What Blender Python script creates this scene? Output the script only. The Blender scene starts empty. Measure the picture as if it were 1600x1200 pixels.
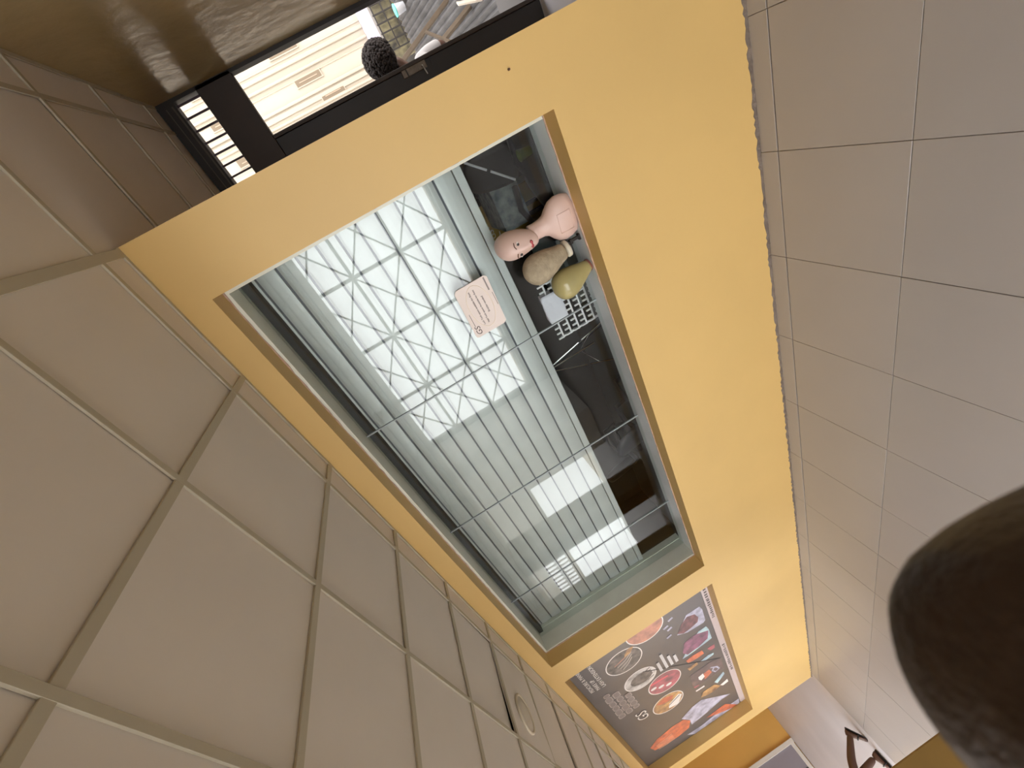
import bpy, bmesh, math, random
from mathutils import Vector, Matrix
random.seed(7)
scene = bpy.context.scene
COL = scene.collection

# ------------------------------------------------------------------ camera
CAM = Vector((0.0, 0.0, 1.9184))
R_ = Vector((-0.41449, -0.31725, -0.85297)).normalized()
U_ = Vector((0.74997, 0.41300, -0.51706)).normalized()
F_ = Vector((-0.51634, 0.85373, -0.06731)).normalized()
cam_data = bpy.data.cameras.new('camera')
cam_data.sensor_fit = 'HORIZONTAL'; cam_data.sensor_width = 36.0
cam_data.lens = 36.0 * 643.42 / 1600.0
cam_data.clip_start = 0.004; cam_data.clip_end = 200
cam_data.dof.use_dof = True
cam_data.dof.focus_distance = 2.6
cam_data.dof.aperture_fstop = 30.0          # a phone lens: about half a millimetre of aperture
cam = bpy.data.objects.new('camera', cam_data)
COL.objects.link(cam)
_m = Matrix((R_, U_, -F_)).transposed().to_4x4(); _m.translation = CAM
cam.matrix_world = _m
scene.camera = cam

# ------------------------------------------------------------------ sky and exposure
world = bpy.data.worlds.new('world'); scene.world = world
world.use_nodes = True
bg = world.node_tree.nodes['Background']
bg.inputs['Color'].default_value = (0.98, 0.98, 1.0, 1)
bg.inputs['Strength'].default_value = 3.0
vs = scene.view_settings
vs.view_transform = 'Standard'; vs.look = 'None'; vs.gamma = 1.0; vs.exposure = 1.22
vs.use_curve_mapping = False
cy = scene.cycles
cy.use_denoising = True
cy.max_bounces = 10; cy.diffuse_bounces = 6; cy.glossy_bounces = 4; cy.transparent_max_bounces = 16
cy.sample_clamp_indirect = 6.0
cy.caustics_reflective = False; cy.caustics_refractive = False

# ------------------------------------------------------------------ materials
def lin(c):
    return tuple(((v / 255) / 12.92 if v / 255 <= .04045 else ((v / 255 + .055) / 1.055) ** 2.4) for v in c)
MATS = {}
def mat(name, rgb, rough=.6, metal=0., var=0., vscale=3., bump=0., bscale=40., spec=.5, trans=0., var2=None, sheen=0.):
    if name in MATS: return MATS[name]
    m = bpy.data.materials.new(name); m.use_nodes = True
    nt = m.node_tree; b = nt.nodes['Principled BSDF']
    c = lin(rgb)
    b.inputs['Base Color'].default_value = (*c, 1)
    b.inputs['Roughness'].default_value = rough
    b.inputs['Metallic'].default_value = metal
    b.inputs['Specular IOR Level'].default_value = spec
    if trans: b.inputs['Transmission Weight'].default_value = trans
    if var:
        tc = nt.nodes.new('ShaderNodeTexCoord'); n = nt.nodes.new('ShaderNodeTexNoise')
        n.inputs['Scale'].default_value = vscale; n.inputs['Detail'].default_value = 5
        nt.links.new(tc.outputs['Object'], n.inputs['Vector'])
        cr = nt.nodes.new('ShaderNodeValToRGB')
        c2 = lin(var2) if var2 else tuple(v * (1 - var) for v in c)
        cr.color_ramp.elements[0].position = .32; cr.color_ramp.elements[1].position = .66
        cr.color_ramp.elements[0].color = (*c2, 1); cr.color_ramp.elements[1].color = (*c, 1)
        nt.links.new(n.outputs['Fac'], cr.inputs['Fac']); nt.links.new(cr.outputs['Color'], b.inputs['Base Color'])
    if bump:
        tc = nt.nodes.new('ShaderNodeTexCoord'); n = nt.nodes.new('ShaderNodeTexNoise')
        n.inputs['Scale'].default_value = bscale; n.inputs['Detail'].default_value = 4
        nt.links.new(tc.outputs['Object'], n.inputs['Vector'])
        bp = nt.nodes.new('ShaderNodeBump'); bp.inputs['Strength'].default_value = bump; bp.inputs['Distance'].default_value = .01
        nt.links.new(n.outputs['Fac'], bp.inputs['Height']); nt.links.new(bp.outputs['Normal'], b.inputs['Normal'])
    MATS[name] = m
    return m

M_WALL = mat('yellow_paint', (214, 180, 114), .5, var=.07, vscale=1.3, bump=.12, bscale=9)
M_WALL2 = mat('orange_paint', (226, 180, 98), .55, var=.08, vscale=1.2, bump=.1, bscale=9)
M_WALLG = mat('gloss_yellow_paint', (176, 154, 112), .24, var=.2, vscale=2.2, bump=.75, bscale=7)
M_WHITE = mat('white_paint', (225, 222, 215), .6, var=.05)
M_CEIL = mat('ceiling_board', (228, 223, 217), .75, var=.06, vscale=1.6)
M_BAR = mat('ceiling_bar_paint', (190, 184, 166), .6, var=.08, vscale=4)
M_TILE = mat('floor_tile', (167, 163, 161), .3, var=.06, vscale=1.4, bump=.05, bscale=6)
M_GROUT = mat('grout', (138, 128, 118), .85)
M_FLOOR = mat('floor_screed', (194, 191, 194), .4, var=.08, vscale=1.5)
M_CEMENT = mat('rough_cement', (126, 114, 104), .9, var=.35, vscale=18, bump=.8, bscale=60)
M_DARK = mat('void_dark', (30, 26, 22), .9)
M_ALU = mat('aluminium', (222, 226, 214), .4, metal=.05, var=.1, vscale=5)
M_SLAT = mat('galvanised_slat', (182, 185, 184), .4, metal=.3, var=.1, vscale=7, bump=.12, bscale=14)
M_GROOVE = mat('shutter_groove', (84, 87, 94), .5, metal=.5)
M_PUTTY = mat('putty', (206, 178, 160), .8, var=.3, vscale=30, bump=.6, bscale=50)
M_SILICONE = mat('silicone_joint', (150, 160, 162), .5)
M_BLACKMETAL = mat('black_metal', (38, 33, 30), .55, metal=.2, var=.2, vscale=6)
M_DARKWOOD = mat('dark_brown_wood', (50, 38, 30), .6, var=.25, vscale=6)
M_SKIN1 = mat('mannequin_skin', (212, 184, 172), .42)
M_LIPS = mat('lip_paint', (176, 72, 76), .4)
M_EYE = mat('eye_paint', (40, 30, 26), .3)
M_EYEW = mat('eye_white_paint', (225, 215, 205), .3)
M_CANVAS = mat('canvas_beige', (172, 158, 132), .8, var=.3, vscale=26, bump=.4, bscale=70)
M_CANVASW = mat('canvas_white', (206, 200, 180), .8)
M_OLIVE = mat('plastic_wrapped_olive', (172, 162, 112), .16, var=.1, vscale=9, bump=.35, bscale=16)
M_STICK = mat('pale_pink_card', (228, 216, 208), .6)
M_INK = mat('brown_ink', (70, 52, 46), .6)
M_CREAMINK = mat('cream_ink', (240, 226, 206), .6)
M_WPLASTIC = mat('white_plastic', (235, 236, 240), .35)
M_CLOTHW = mat('white_cloth', (226, 226, 238), .9, bump=.3, bscale=30)
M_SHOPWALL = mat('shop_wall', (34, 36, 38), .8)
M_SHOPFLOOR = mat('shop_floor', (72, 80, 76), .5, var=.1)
M_LEATHER = mat('black_leather', (16, 17, 20), .38, bump=.1, bscale=20)
M_SLATE = mat('slate_upholstery', (30, 31, 40), .5)
M_CHROME = mat('chrome', (190, 190, 188), .2, metal=1.)
M_GREEN = mat('green_plastic', (120, 140, 60), .45)
M_MARBLE = mat('marble_cloth', (190, 200, 196), .7, var=.5, vscale=9, var2=(90, 104, 112))
M_GOLD = mat('gold_sequin', (150, 136, 80), .35, metal=.6, var=.7, vscale=60, var2=(40, 38, 30))
M_YBOARD = mat('yellow_board', (176, 142, 40), .6)
M_POSTER = mat('poster_charcoal', (96, 93, 96), .34, var=.12, vscale=1.2)
M_PRINTW = mat('print_white', (236, 232, 230), .45)
M_HAIR = mat('dark_curly_hair', (30, 19, 14), .9, var=.3, vscale=30)
M_BROWN = mat('dark_brown_skin', (84, 56, 42), .45, var=.1, vscale=8)
M_SANDAL = mat('black_rubber', (26, 24, 26), .6)
M_GREYSHIRT = mat('grey_shirt', (165, 160, 158), .85, var=.1)
M_SHORTS = mat('dark_trousers', (40, 40, 48), .85)
M_FACADE = mat('cream_render', (170, 160, 144), .85, var=.08, vscale=.5)
M_FACADE2 = mat('cream_moulding', (168, 157, 140), .85)
M_SLOT = mat('window_recess', (112, 98, 80), .8)
M_LAV = mat('lavender_concrete', (178, 170, 186), .8)
M_ZINC = mat('old_zinc', (88, 86, 86), .5, metal=.3, var=.45, vscale=5)
M_PLANK = mat('weathered_plank', (84, 70, 54), .8, var=.25, vscale=10)
M_PALEWOOD = mat('pale_plank', (188, 176, 160), .8)
M_TEAL = mat('teal_plastic', (90, 190, 170), .5)
M_GROUND = mat('street_dust', (178, 158, 132), .95, var=.15, vscale=.6)
M_FINGER = mat('finger_skin', (42, 28, 22), .55, bump=.2, bscale=900)
M_NAIL = mat('finger_nail', (120, 90, 76), .35)
M_LAMP = mat('lamp_white', (222, 214, 196), .5)

def glass_mat():
    m = bpy.data.materials.new('window_glass'); m.use_nodes = True
    nt = m.node_tree; nt.nodes.clear(); N = nt.nodes.new; L = nt.links.new
    out = N('ShaderNodeOutputMaterial'); mix = N('ShaderNodeMixShader')
    tr = N('ShaderNodeBsdfTransparent'); gl = N('ShaderNodeBsdfGlossy'); lw = N('ShaderNodeLayerWeight')
    p5 = N('ShaderNodeMath'); p5.operation = 'POWER'; p5.inputs[1].default_value = 5
    ma = N('ShaderNodeMath'); ma.operation = 'MULTIPLY_ADD'; ma.inputs[1].default_value = .95; ma.inputs[2].default_value = .043
    lw.inputs['Blend'].default_value = .5; gl.inputs['Roughness'].default_value = .012
    tr.inputs['Color'].default_value = (.94, .965, .955, 1)
    L(lw.outputs['Facing'], p5.inputs[0]); L(p5.outputs[0], ma.inputs[0]); L(ma.outputs[0], mix.inputs[0])
    L(tr.outputs[0], mix.inputs[1]); L(gl.outputs[0], mix.inputs[2]); L(mix.outputs[0], out.inputs[0])
    return m
M_GLASS = glass_mat()

# ------------------------------------------------------------------ helpers
def tag(o, label=None, cat=None, group=None, kind=None):
    if label: o['label'] = label
    if cat: o['category'] = cat
    if group: o['group'] = group
    if kind: o['kind'] = kind
    return o
def link(name, me, parent=None, m=None, loc=None):
    o = bpy.data.objects.new(name, me); COL.objects.link(o)
    if m is not None and me is not None and not me.materials: me.materials.append(m)
    if parent is not None: o.parent = parent
    if loc is not None: o.location = loc
    return o
def empty(name, loc=(0, 0, 0), rz=0.):
    o = bpy.data.objects.new(name, None); COL.objects.link(o); o.empty_display_size = .05
    o.location = loc; o.rotation_euler = (0, 0, rz)
    return o
class MB:
    """collects simple shapes and links them as one mesh object"""
    def __init__(s): s.bm = bmesh.new()
    def box(s, a, b, bev=0.):
        x0, x1 = sorted((a[0], b[0])); y0, y1 = sorted((a[1], b[1])); z0, z1 = sorted((a[2], b[2]))
        v = [s.bm.verts.new(p) for p in ((x0,y0,z0),(x1,y0,z0),(x1,y1,z0),(x0,y1,z0),(x0,y0,z1),(x1,y0,z1),(x1,y1,z1),(x0,y1,z1))]
        fs = [s.bm.faces.new([v[i] for i in f]) for f in ((3,2,1,0),(4,5,6,7),(0,1,5,4),(1,2,6,5),(2,3,7,6),(3,0,4,7))]
        if bev:
            es = list({e for f in fs for e in f.edges})
            bmesh.ops.bevel(s.bm, geom=es, offset=bev, segments=1, affect='EDGES')
        return s
    def quad(s, *pts):
        s.bm.faces.new([s.bm.verts.new(p) for p in pts]); return s
    def tube(s, pts, r, n=8, caps=True, close=False):
        pts = [Vector(p) for p in pts]; rings = []
        rs = r if isinstance(r, (list, tuple)) else [r] * len(pts)
        for i, p in enumerate(pts):
            a = pts[max(i - 1, 0)]; b = pts[min(i + 1, len(pts) - 1)]
            if close: a = pts[i - 1]; b = pts[(i + 1) % len(pts)]
            d = (b - a).normalized()
            u = d.cross(Vector((0, 0, 1)) if abs(d.z) < .9 else Vector((1, 0, 0))).normalized(); w = d.cross(u)
            rings.append([s.bm.verts.new(p + (u * math.cos(2*math.pi*k/n) + w * math.sin(2*math.pi*k/n)) * rs[i]) for k in range(n)])
        m = len(rings)
        for i in range(m if close else m - 1):
            A, B = rings[i], rings[(i + 1) % m]
            for k in range(n): s.bm.faces.new((A[k], A[(k+1) % n], B[(k+1) % n], B[k]))
        if caps and not close:
            s.bm.faces.new(rings[0][::-1]); s.bm.faces.new(rings[-1])
        return s
    def rings(s, rs, caps=True):
        """rs: list of lists of points, equal length"""
        V = [[s.bm.verts.new(p) for p in r] for r in rs]; n = len(V[0])
        for A, B in zip(V, V[1:]):
            for k in range(n): s.bm.faces.new((A[k], A[(k+1) % n], B[(k+1) % n], B[k]))
        if caps: s.bm.faces.new(V[0][::-1]); s.bm.faces.new(V[-1])
        return s
    def prism_y(s, poly, y0, y1):
        """polygon of (x,z) extruded between y0 and y1"""
        A = [s.bm.verts.new((x, y0, z)) for x, z in poly]; B = [s.bm.verts.new((x, y1, z)) for x, z in poly]
        n = len(poly)
        s.bm.faces.new(A); s.bm.faces.new(B[::-1])
        for k in range(n): s.bm.faces.new((A[k], B[k], B[(k+1) % n], A[(k+1) % n]))
        return s
    def build(s, name, m, parent=None, smooth=False, loc=None):
        bmesh.ops.recalc_face_normals(s.bm, faces=s.bm.faces)
        me = bpy.data.meshes.new(name); s.bm.to_mesh(me); s.bm.free()
        if smooth:
            for p in me.polygons: p.use_smooth = True
        return link(name, me, parent, m, loc)
def subsurf(o, n=2):
    md = o.modifiers.new('subsurf', 'SUBSURF'); md.levels = n; md.render_levels = n; return o
def text(name, s, size, m, parent, P, right, up, align='LEFT', shear=0., thick=.0006):
    """flat lettering whose baseline starts at P and runs along `right`"""
    cu = bpy.data.curves.new(name, 'FONT'); cu.body = s; cu.size = size; cu.align_x = align; cu.shear = shear; cu.extrude = thick; cu.resolution_u = 3
    t = bpy.data.objects.new(name, cu); COL.objects.link(t)
    bpy.context.view_layer.update()
    me = bpy.data.meshes.new_from_object(t.evaluated_get(bpy.context.evaluated_depsgraph_get()))
    bpy.data.objects.remove(t); bpy.data.curves.remove(cu)
    r = Vector(right).normalized(); u = Vector(up).normalized(); n = r.cross(u)
    M = Matrix((r, u, n)).transposed().to_4x4(); M.translation = Vector(P)
    me.transform(M); me.materials.clear()
    return link(name, me, parent, m)
def struct(o): o['kind'] = 'structure'; return o

# ------------------------------------------------------------------ the place (metres; floor at 0)
D = 1.967          # front face of the window wall
ZC = 2.80          # ceiling
XR = 0.195         # right end of the window wall
XL = -8.05         # left end of the window wall
WX0, WX1, WZ0, WZ1 = -3.908, -.102, 1.022, 2.670      # window opening
PX0, PX1, PZ0, PZ1 = -7.745, -4.248, 1.008, 2.672     # poster recess
YB = 2.27          # back face of the window wall
YP = 2.10          # poster plane / front of the window lining
YG = 2.235         # glass

# window wall with its two openings
b = MB()
zt = ZC + .15
for (x0, x1, z0, z1) in ((WX1, XR, 0, zt), (PX1, WX0, 0, zt), (XL, PX0, 0, zt),
                         (WX0, WX1, 0, WZ0), (WX0, WX1, WZ1, zt), (PX0, PX1, 0, PZ0), (PX0, PX1, PZ1, zt)):
    b.box((x0, D, z0), (x1, YB, z1))
b.box((PX0, YP + .02, PZ0), (PX1, YB, PZ1))
wall_front = struct(b.build('wall_front', M_WALL))
# passage and shop side walls
struct(MB().box((XR - .14, YB, 0), (XR, 3.9, zt)).build('wall_passage', M_WALL))
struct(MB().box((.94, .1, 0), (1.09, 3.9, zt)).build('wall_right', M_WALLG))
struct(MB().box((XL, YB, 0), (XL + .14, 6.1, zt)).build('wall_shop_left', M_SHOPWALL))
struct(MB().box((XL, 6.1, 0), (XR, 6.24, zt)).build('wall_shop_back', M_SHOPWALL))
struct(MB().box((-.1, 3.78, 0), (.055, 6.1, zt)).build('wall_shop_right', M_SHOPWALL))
# far left room
struct(MB().box((-13.85, -3.1, 0), (-13.7, 5.2, 4.4)).build('wall_left', M_WALL2))
struct(MB().box((-13.7, 5.06, 0), (XL, 5.2, zt)).build('wall_far', M_WALL2))
# hall behind the camera: back walls with large openings
b = MB()
for (x0, x1, z0, z1) in ((-6.3, -6.0, 0, 4.4), (1.6, 4.1, 0, 4.4), (-6.0, 1.6, 0, .7), (-6.0, 1.6, 4.2, 4.4)):
    b.box((x0, -5.15, z0), (x1, -5, z1))
struct(b.build('wall_back', mat('hall_wall', (120, 112, 102), .8)))
struct(MB().box((-6.3, -5, 0), (-6.15, -3, 4.4)).build('wall_back_side', M_WHITE))
b = MB()
for (x0, x1, z0, z1) in ((-13.7, -12.8, 0, 4.4), (-7.4, -6.3, 0, 4.4), (-12.8, -7.4, 3.05, 4.4), (-12.8, -7.4, 2.2, 2.35), (-9.9, -7.4, 2.35, 3.05)):
    b.box((x0, -3.15, z0), (x1, -3, z1))
struct(b.build('wall_back_left', M_WHITE))
struct(MB().box((4.0, -5.15, 0), (4.15, .25, 4.4)).build('wall_hall_right', M_WHITE))
struct(MB().box((1.09, .1, 0), (4.0, .25, 4.4)).build('wall_hall_corner', M_WALL))
struct(MB().box((-6.3, -5.2, 4.4), (4.15, .5, 4.5)).build('ceiling_hall', M_WHITE))
struct(MB().box((-8.0, .5, ZC + .25), (3, 3.95, 12)).build('wall_sky_blocker', M_FACADE))  # unseen upper floors, added to cut the sky light on the facade outside
# fascia beam above the arcade and its pillars
struct(MB().box((-6.3, .12, ZC), (1.09, .47, 4.4)).build('beam_arcade', M_WALL))
struct(MB().box((-13.7, .12, ZC), (-6.3, .47, ZC + .3)).build('beam_courtyard', M_WALL))
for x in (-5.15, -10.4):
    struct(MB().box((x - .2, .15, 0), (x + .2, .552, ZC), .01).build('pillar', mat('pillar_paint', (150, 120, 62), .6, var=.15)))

# ------------------------------------------------------------------ floor with tiles
FP = .598; FX0 = -.756; FY = 1.854
floor = struct(MB().box((-13.85, -5.15, -.2), (4.15, 3.9, -.008)).box((-13.85, 3.9, -.2), (.055, 6.24, -.008)).build('floor', M_GROUT))
def tile_mesh(name, sx, sy, th, bev, m):
    bm = bmesh.new(); s = MB(); s.bm = bm
    s.box((-sx/2, -sy/2, -th), (sx/2, sy/2, 0), bev)
    bmesh.ops.recalc_face_normals(bm, faces=bm.faces)
    me = bpy.data.meshes.new(name); bm.to_mesh(me); bm.free(); me.materials.append(m); return me
tm = tile_mesh('floor_tile', FP - .0028, FP - .0028, .01, .0012, M_TILE)
tm_strip = tile_mesh('floor_tile', FP - .0028, D - FY - .012, .01, .0012, M_TILE)
kmin = -2
for k in range(kmin, 13):
    xc = FX0 - (k - .5) * FP - FP + FP
    xc = FX0 + FP / 2 - k * FP
    if xc < XL + .2: break
    o = link('floor_tile', tm_strip, floor, loc=(xc, (FY + D) / 2 + .002 - .003, random.uniform(-.0008, .0008)))
    for r in range(4):
        o = link('floor_tile', tm, floor, loc=(xc, FY - FP * (r + .5), random.uniform(-.001, .0008)))
        o.rotation_euler = (random.uniform(-.0012, .0012), random.uniform(-.0012, .0012), random.uniform(-.001, .001))
XE = FX0 - 12 * FP   # last cross joint
struct(MB().box((-13.7, FY - 4 * FP, -.01), (XE - .012, 5.06, -.002)).build('floor_far', M_FLOOR))
struct(MB().box((-13.7, -5.0, -.01), (4.0, FY - 4 * FP - .004, -.002)).build('floor_hall', mat('dark_hall_screed', (132, 126, 120), .6, var=.2, vscale=1.5)))
struct(MB().box((XR, D, -.01), (.94, 3.9, -.002)).build('floor_passage', M_FLOOR))
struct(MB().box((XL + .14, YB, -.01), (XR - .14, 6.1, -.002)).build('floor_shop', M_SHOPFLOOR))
# rough cement line left along the foot of the wall
b = MB(); n = 420; prev = None
for i in range(n + 1):
    x = XR + (XL - XR) * i / n
    h = .012 + random.uniform(-.006, .008); w = .005 + random.uniform(-.003, .005)
    cur = [b.bm.verts.new(p) for p in ((x, D, h), (x, D - .003, h * .8), (x, D - w, .004), (x, D - w - .004, -.006))]
    if prev:
        for k in range(3): b.bm.faces.new((prev[k], cur[k], cur[k+1], prev[k+1]))
    prev = cur
struct(b.build('baseboard_front', M_CEMENT))

# ------------------------------------------------------------------ suspended ceiling: boards on bars
CP = .602; CX0 = .175; CY = [.47, .62, 1.205, 1.806, D]
ceiling = struct(MB().box((-13.7, .12, ZC + .13), (.94, 3.9, ZC + .2)).build('ceiling', M_DARK))
cache = {}
def board(x0, x1, y0, y1, lift=0., tilt=(0, 0)):
    key = (round(x1 - x0, 3), round(y1 - y0, 3))
    if key not in cache: cache[key] = tile_mesh('ceiling_board', key[0] - .008, key[1] - .008, .009, .001, M_CEIL)
    o = link('ceiling_board', cache[key], ceiling, loc=((x0 + x1) / 2, (y0 + y1) / 2, ZC + .012 + lift))
    o.rotation_euler = (tilt[0], tilt[1], 0)
xs = [CX0 - k * CP for k in range(0, 24)]
special = {(4, 2): (.012, (-.02, .012)), (5, 2): (.0, (.014, -.02)), (10, 2): (.02, (.0, -.03)), (11, 2): (.01, (.02, -.02)), (6, 2): (.004, (-.006, .014))}
for i in range(23):
    for j in range(4):
        l, t = special.get((i, j), (random.uniform(0, .003), (random.uniform(-.003, .003), random.uniform(-.003, .003))))
        board(xs[i+1], xs[i], CY[j], CY[j+1], l, t)
PY = [D - .161, 2.41, 3.01, 3.612, 3.86]
for j in range(4):
    board(CX0, .776, PY[j], PY[j+1], random.uniform(0, .004), (random.uniform(-.004, .004), random.uniform(-.006, .006)))
    board(.776, .938, PY[j], PY[j+1], random.uniform(0, .003))
for j in range(3): board(CX0, .776, CY[j], CY[j+1]); board(.776, .938, CY[j], CY[j+1])
for j in range(5): board(-13.7 + .0, XL, D + j * .62, D + (j + 1) * .62) if j < 5 else None
bars = [((x - .014 if k else x - .017), .47, (x + .014 if k else x + .017), D) for k, x in enumerate(xs)]
bars += [(-13.7, y - .011, CX0, y + .011) for y in CY[1:4]] + [(CX0, y - .012, .938, y + .012) for y in (.62, 1.205, 1.806, 2.41, 3.01, 3.612)]
bars += [(.765, .47, .787, 3.86), (-13.7, .455, .938, .485), (XL, D - .018, XR, D), (.92, .47, .94, 3.86)]
for (x0, y0, x1, y1) in bars:
    dz = random.uniform(0, .0012)
    MB().box((x0, y0, ZC - .005 - dz), (x1, y1, ZC + .003), .001).build('ceiling_bar', M_BAR, ceiling)

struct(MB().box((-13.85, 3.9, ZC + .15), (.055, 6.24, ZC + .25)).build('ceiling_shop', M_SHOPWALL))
# flush round ceiling lamp
lamp = tag(empty('ceiling_lamp', (-3.11, 1.415, ZC)), 'round unlit flush ceiling lamp with pale rim set in ceiling board', 'ceiling lamp')
seg = 32
def circ(r, z, n=seg): return [(r * math.cos(2*math.pi*k/n), r * math.sin(2*math.pi*k/n), z) for k in range(n)]
MB().rings([circ(.105, .004), circ(.12, .003), circ(.122, -.006), circ(.116, -.012), circ(.106, -.010), circ(.103, -.003)], caps=False).build('rim', M_LAMP, lamp, True)
MB().rings([circ(.104, .002), circ(.104, -.006), circ(.06, -.012), circ(.005, -.013)]).build('diffuser', mat('lamp_diffuser', (206, 200, 188), .5), lamp, True)

# ------------------------------------------------------------------ shop window: lining, glass, shutter
win = struct(empty('window_1', (0, 0, 0)))
t = .02
MB().box((WX0, YP, WZ0), (WX0 + t, 2.35, WZ1)).build('lining', M_ALU, win)
MB().box((WX1 - t, YP, WZ0), (WX1, 2.35, WZ1)).build('lining', M_ALU, win)
MB().box((WX0 + t, YP, WZ1 - t), (WX1 - t, 2.35, WZ1)).build('lining', M_ALU, win)
MB().box((WX0 + t, YP, WZ0 - .012), (WX1 - t, 2.30, WZ0 + .004)).build('ledge', mat('ledge_aluminium', (226, 234, 238), .3, metal=.0, var=.1, vscale=5), win)
# uneven putty run where the plaster meets the lining
def putty(p0, p1, n, up):
    p0, p1 = Vector(p0), Vector(p1)
    pts = [p0.lerp(p1, i / n) + Vector(up) * random.uniform(-.001, .0022) for i in range(n + 1)]
    MB().tube(pts, [random.uniform(.0025, .006) for _ in pts], 6).build('putty_run', M_PUTTY, win)
putty((WX1 - .003, YP - .004, WZ0 + .002), (WX0 + .003, YP - .004, WZ0 + .002), 110, (0, 0, 1))
putty((WX0 + .002, YP - .004, WZ0), (WX0 + .002, YP - .004, WZ1), 50, (1, 0, 0))
putty((WX1 - .003, YP - .004, WZ1 - .002), (WX0 + .003, YP - .004, WZ1 - .002), 90, (0, 0, 1))
putty((WX1 - .002, YP - .004, WZ0), (WX1 - .002, YP - .004, WZ1), 50, (1, 0, 0))
JX = [WX1 - t, -1.143, -2.155, -3.215, WX0 + t]
for i in range(4):
    o = MB().box((JX[i+1] + .003, YG, WZ0 + .002), (JX[i] - .003, YG + .006, WZ1 - t)).build('pane', M_GLASS, win)
for x in JX[1:4]:
    MB().box((x - .0045, YG - .002, WZ0 + .004), (x + .0045, YG + .008, WZ1 - t)).build('glass_joint', M_SILICONE, win)
# roller shutter hanging behind the glass
YS = 2.33; P = .1115
shutter = tag(empty('roller_shutter', (0, YS, 1.482)), 'silver roller shutter half lowered behind the long shop window', 'shutter')
prof = [(0, .006), (.001, .0), (.02, -.0016), (.052, -.0024), (.086, -.0016), (.100, .0), (.101, .006)]
bm = bmesh.new(); rows = []
for x in (WX0 + .03, WX1 - .028):
    rows.append([bm.verts.new((x, y, z)) for z, y in prof] + [bm.verts.new((x, 0.012, .101)), bm.verts.new((x, .012, 0))])
for k in range(len(rows[0])):
    bm.faces.new((rows[0][k], rows[0][(k+1) % len(rows[0])], rows[1][(k+1) % len(rows[0])], rows[1][k]))
for r in rows: bm.faces.new(r)
bmesh.ops.recalc_face_normals(bm, faces=bm.faces)
me_slat = bpy.data.meshes.new('slat'); bm.to_mesh(me_slat); bm.free(); me_slat.materials.append(M_SLAT)
for k in range(11):
    o = link('slat', me_slat, shutter, loc=(0, random.uniform(-.0015, .0015), .0 + k * P))
    o.rotation_euler = (random.uniform(-.012, .012), 0, 0)
    MB().box((WX0 + .03, .006, k * P + .100), (WX1 - .028, .011, (k + 1) * P + .001)).build('hinge_strip', M_GROOVE, shutter)
MB().box((WX0 + .03, -.009, -.052), (WX1 - .028, .014, -.003), .003).build('bottom_rail', M_SLAT, shutter)
for x in (WX0 + .012, WX1 - .012):
    MB().box((x - .016, -.03, -.46), (x + .016, .03, 1.2)).build('guide_rail', M_ALU, shutter)
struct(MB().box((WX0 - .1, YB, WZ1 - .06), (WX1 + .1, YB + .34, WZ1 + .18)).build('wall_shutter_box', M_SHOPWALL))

# little wall plug left in the paint
tag(MB().tube([(.101, D + .004, 1.153), (.101, D - .012, 1.153)], .0045, 8).build('wall_plug', mat('brown_plug', (84, 58, 40), .7)),
    'small brown plug in the yellow wall right of window', 'wall plug')

# ------------------------------------------------------------------ openings of the hall (reflected in the glass)
w2 = struct(empty('window_2', (0, -5.06, 0)))
def rod(a, b, r, name, m, parent, n=6): return MB().tube([a, b], r, n).build(name, m, parent)
M_STEEL = mat('white_steel', (206, 204, 208), .5)
for x in [-6 + 1.52 * k for k in range(6)]: rod((x, 0, .7), (x, 0, 4.2), .045, 'post', M_STEEL, w2)
for z in (.75, 1.9, 3.05, 4.15): rod((-6, 0, z), (1.6, 0, z), .04, 'rail', M_STEEL, w2)
for k in range(5):
    x = -6 + 1.52 * k
    for (z0, z1) in ((.75, 1.9), (1.9, 3.05), (3.05, 4.15)):
        rod((x, 0, z0), (x + 1.52, 0, z1), .022, 'brace', M_STEEL, w2)
        rod((x, 0, z1), (x + 1.52, 0, z0), .022, 'brace', M_STEEL, w2)
w3 = struct(empty('window_3', (0, -3.07, 0)))
for k in range(16):
    x = -12.75 + .19 * k
    rod((x, 0, 2.35), (x, 0, 3.05), .028, 'bar', M_STEEL, w3)
    if k < 15:
        rod((x, 0, 2.55), (x + .19, 0, 2.8), .014, 'brace', M_STEEL, w3); rod((x, 0, 2.8), (x + .19, 0, 2.55), .014, 'brace', M_STEEL, w3)

# ------------------------------------------------------------------ poster in its recess
poster = tag(empty('poster', (0, YP, 0)), 'large charcoal salon poster set in wall recess left of window', 'poster')
MB().box((PX0 + .004, .0, PZ0 + .082), (PX1 - .004, .018, PZ1 - .004)).build('sheet', M_POSTER, poster)
MB().box((PX0 + .004, -.002, PZ0 + .002), (PX1 - .004, .018, PZ0 + .08)).build('white_band', mat('band_white', (200, 188, 190), .45, var=.12, vscale=2), poster)
for (x0, x1) in ((-4.35, -5.15), (-5.85, -6.6)):           # worn dark print on the band, not readable
    x = x0
    while x > x1:
        w = random.uniform(.012, .03)
        MB().box((x, -.0035, PZ0 + .022), (x - w, -.001, PZ0 + random.uniform(.045, .062))).build('worn_print', mat('worn_ink', (96, 90, 92), .6), poster)
        x -= w + random.uniform(.01, .03)
layer = [0]
def flat(name, poly, m, th=.0003):
    layer[0] += 1
    y = -.0004 - layer[0] * .00004
    return MB().prism_y(poly, y - th, y).build(name, m, poster)
def disc(cx, cz, r, n=36, rz=None): return [(cx + r * math.cos(2*math.pi*k/n), cz + (rz or r) * math.sin(2*math.pi*k/n)) for k in range(n)]
def pm(name, rgb, rgb2=None, sc=9): return mat('print_' + name, rgb, .45, var=.3, vscale=sc, var2=rgb2)
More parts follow.
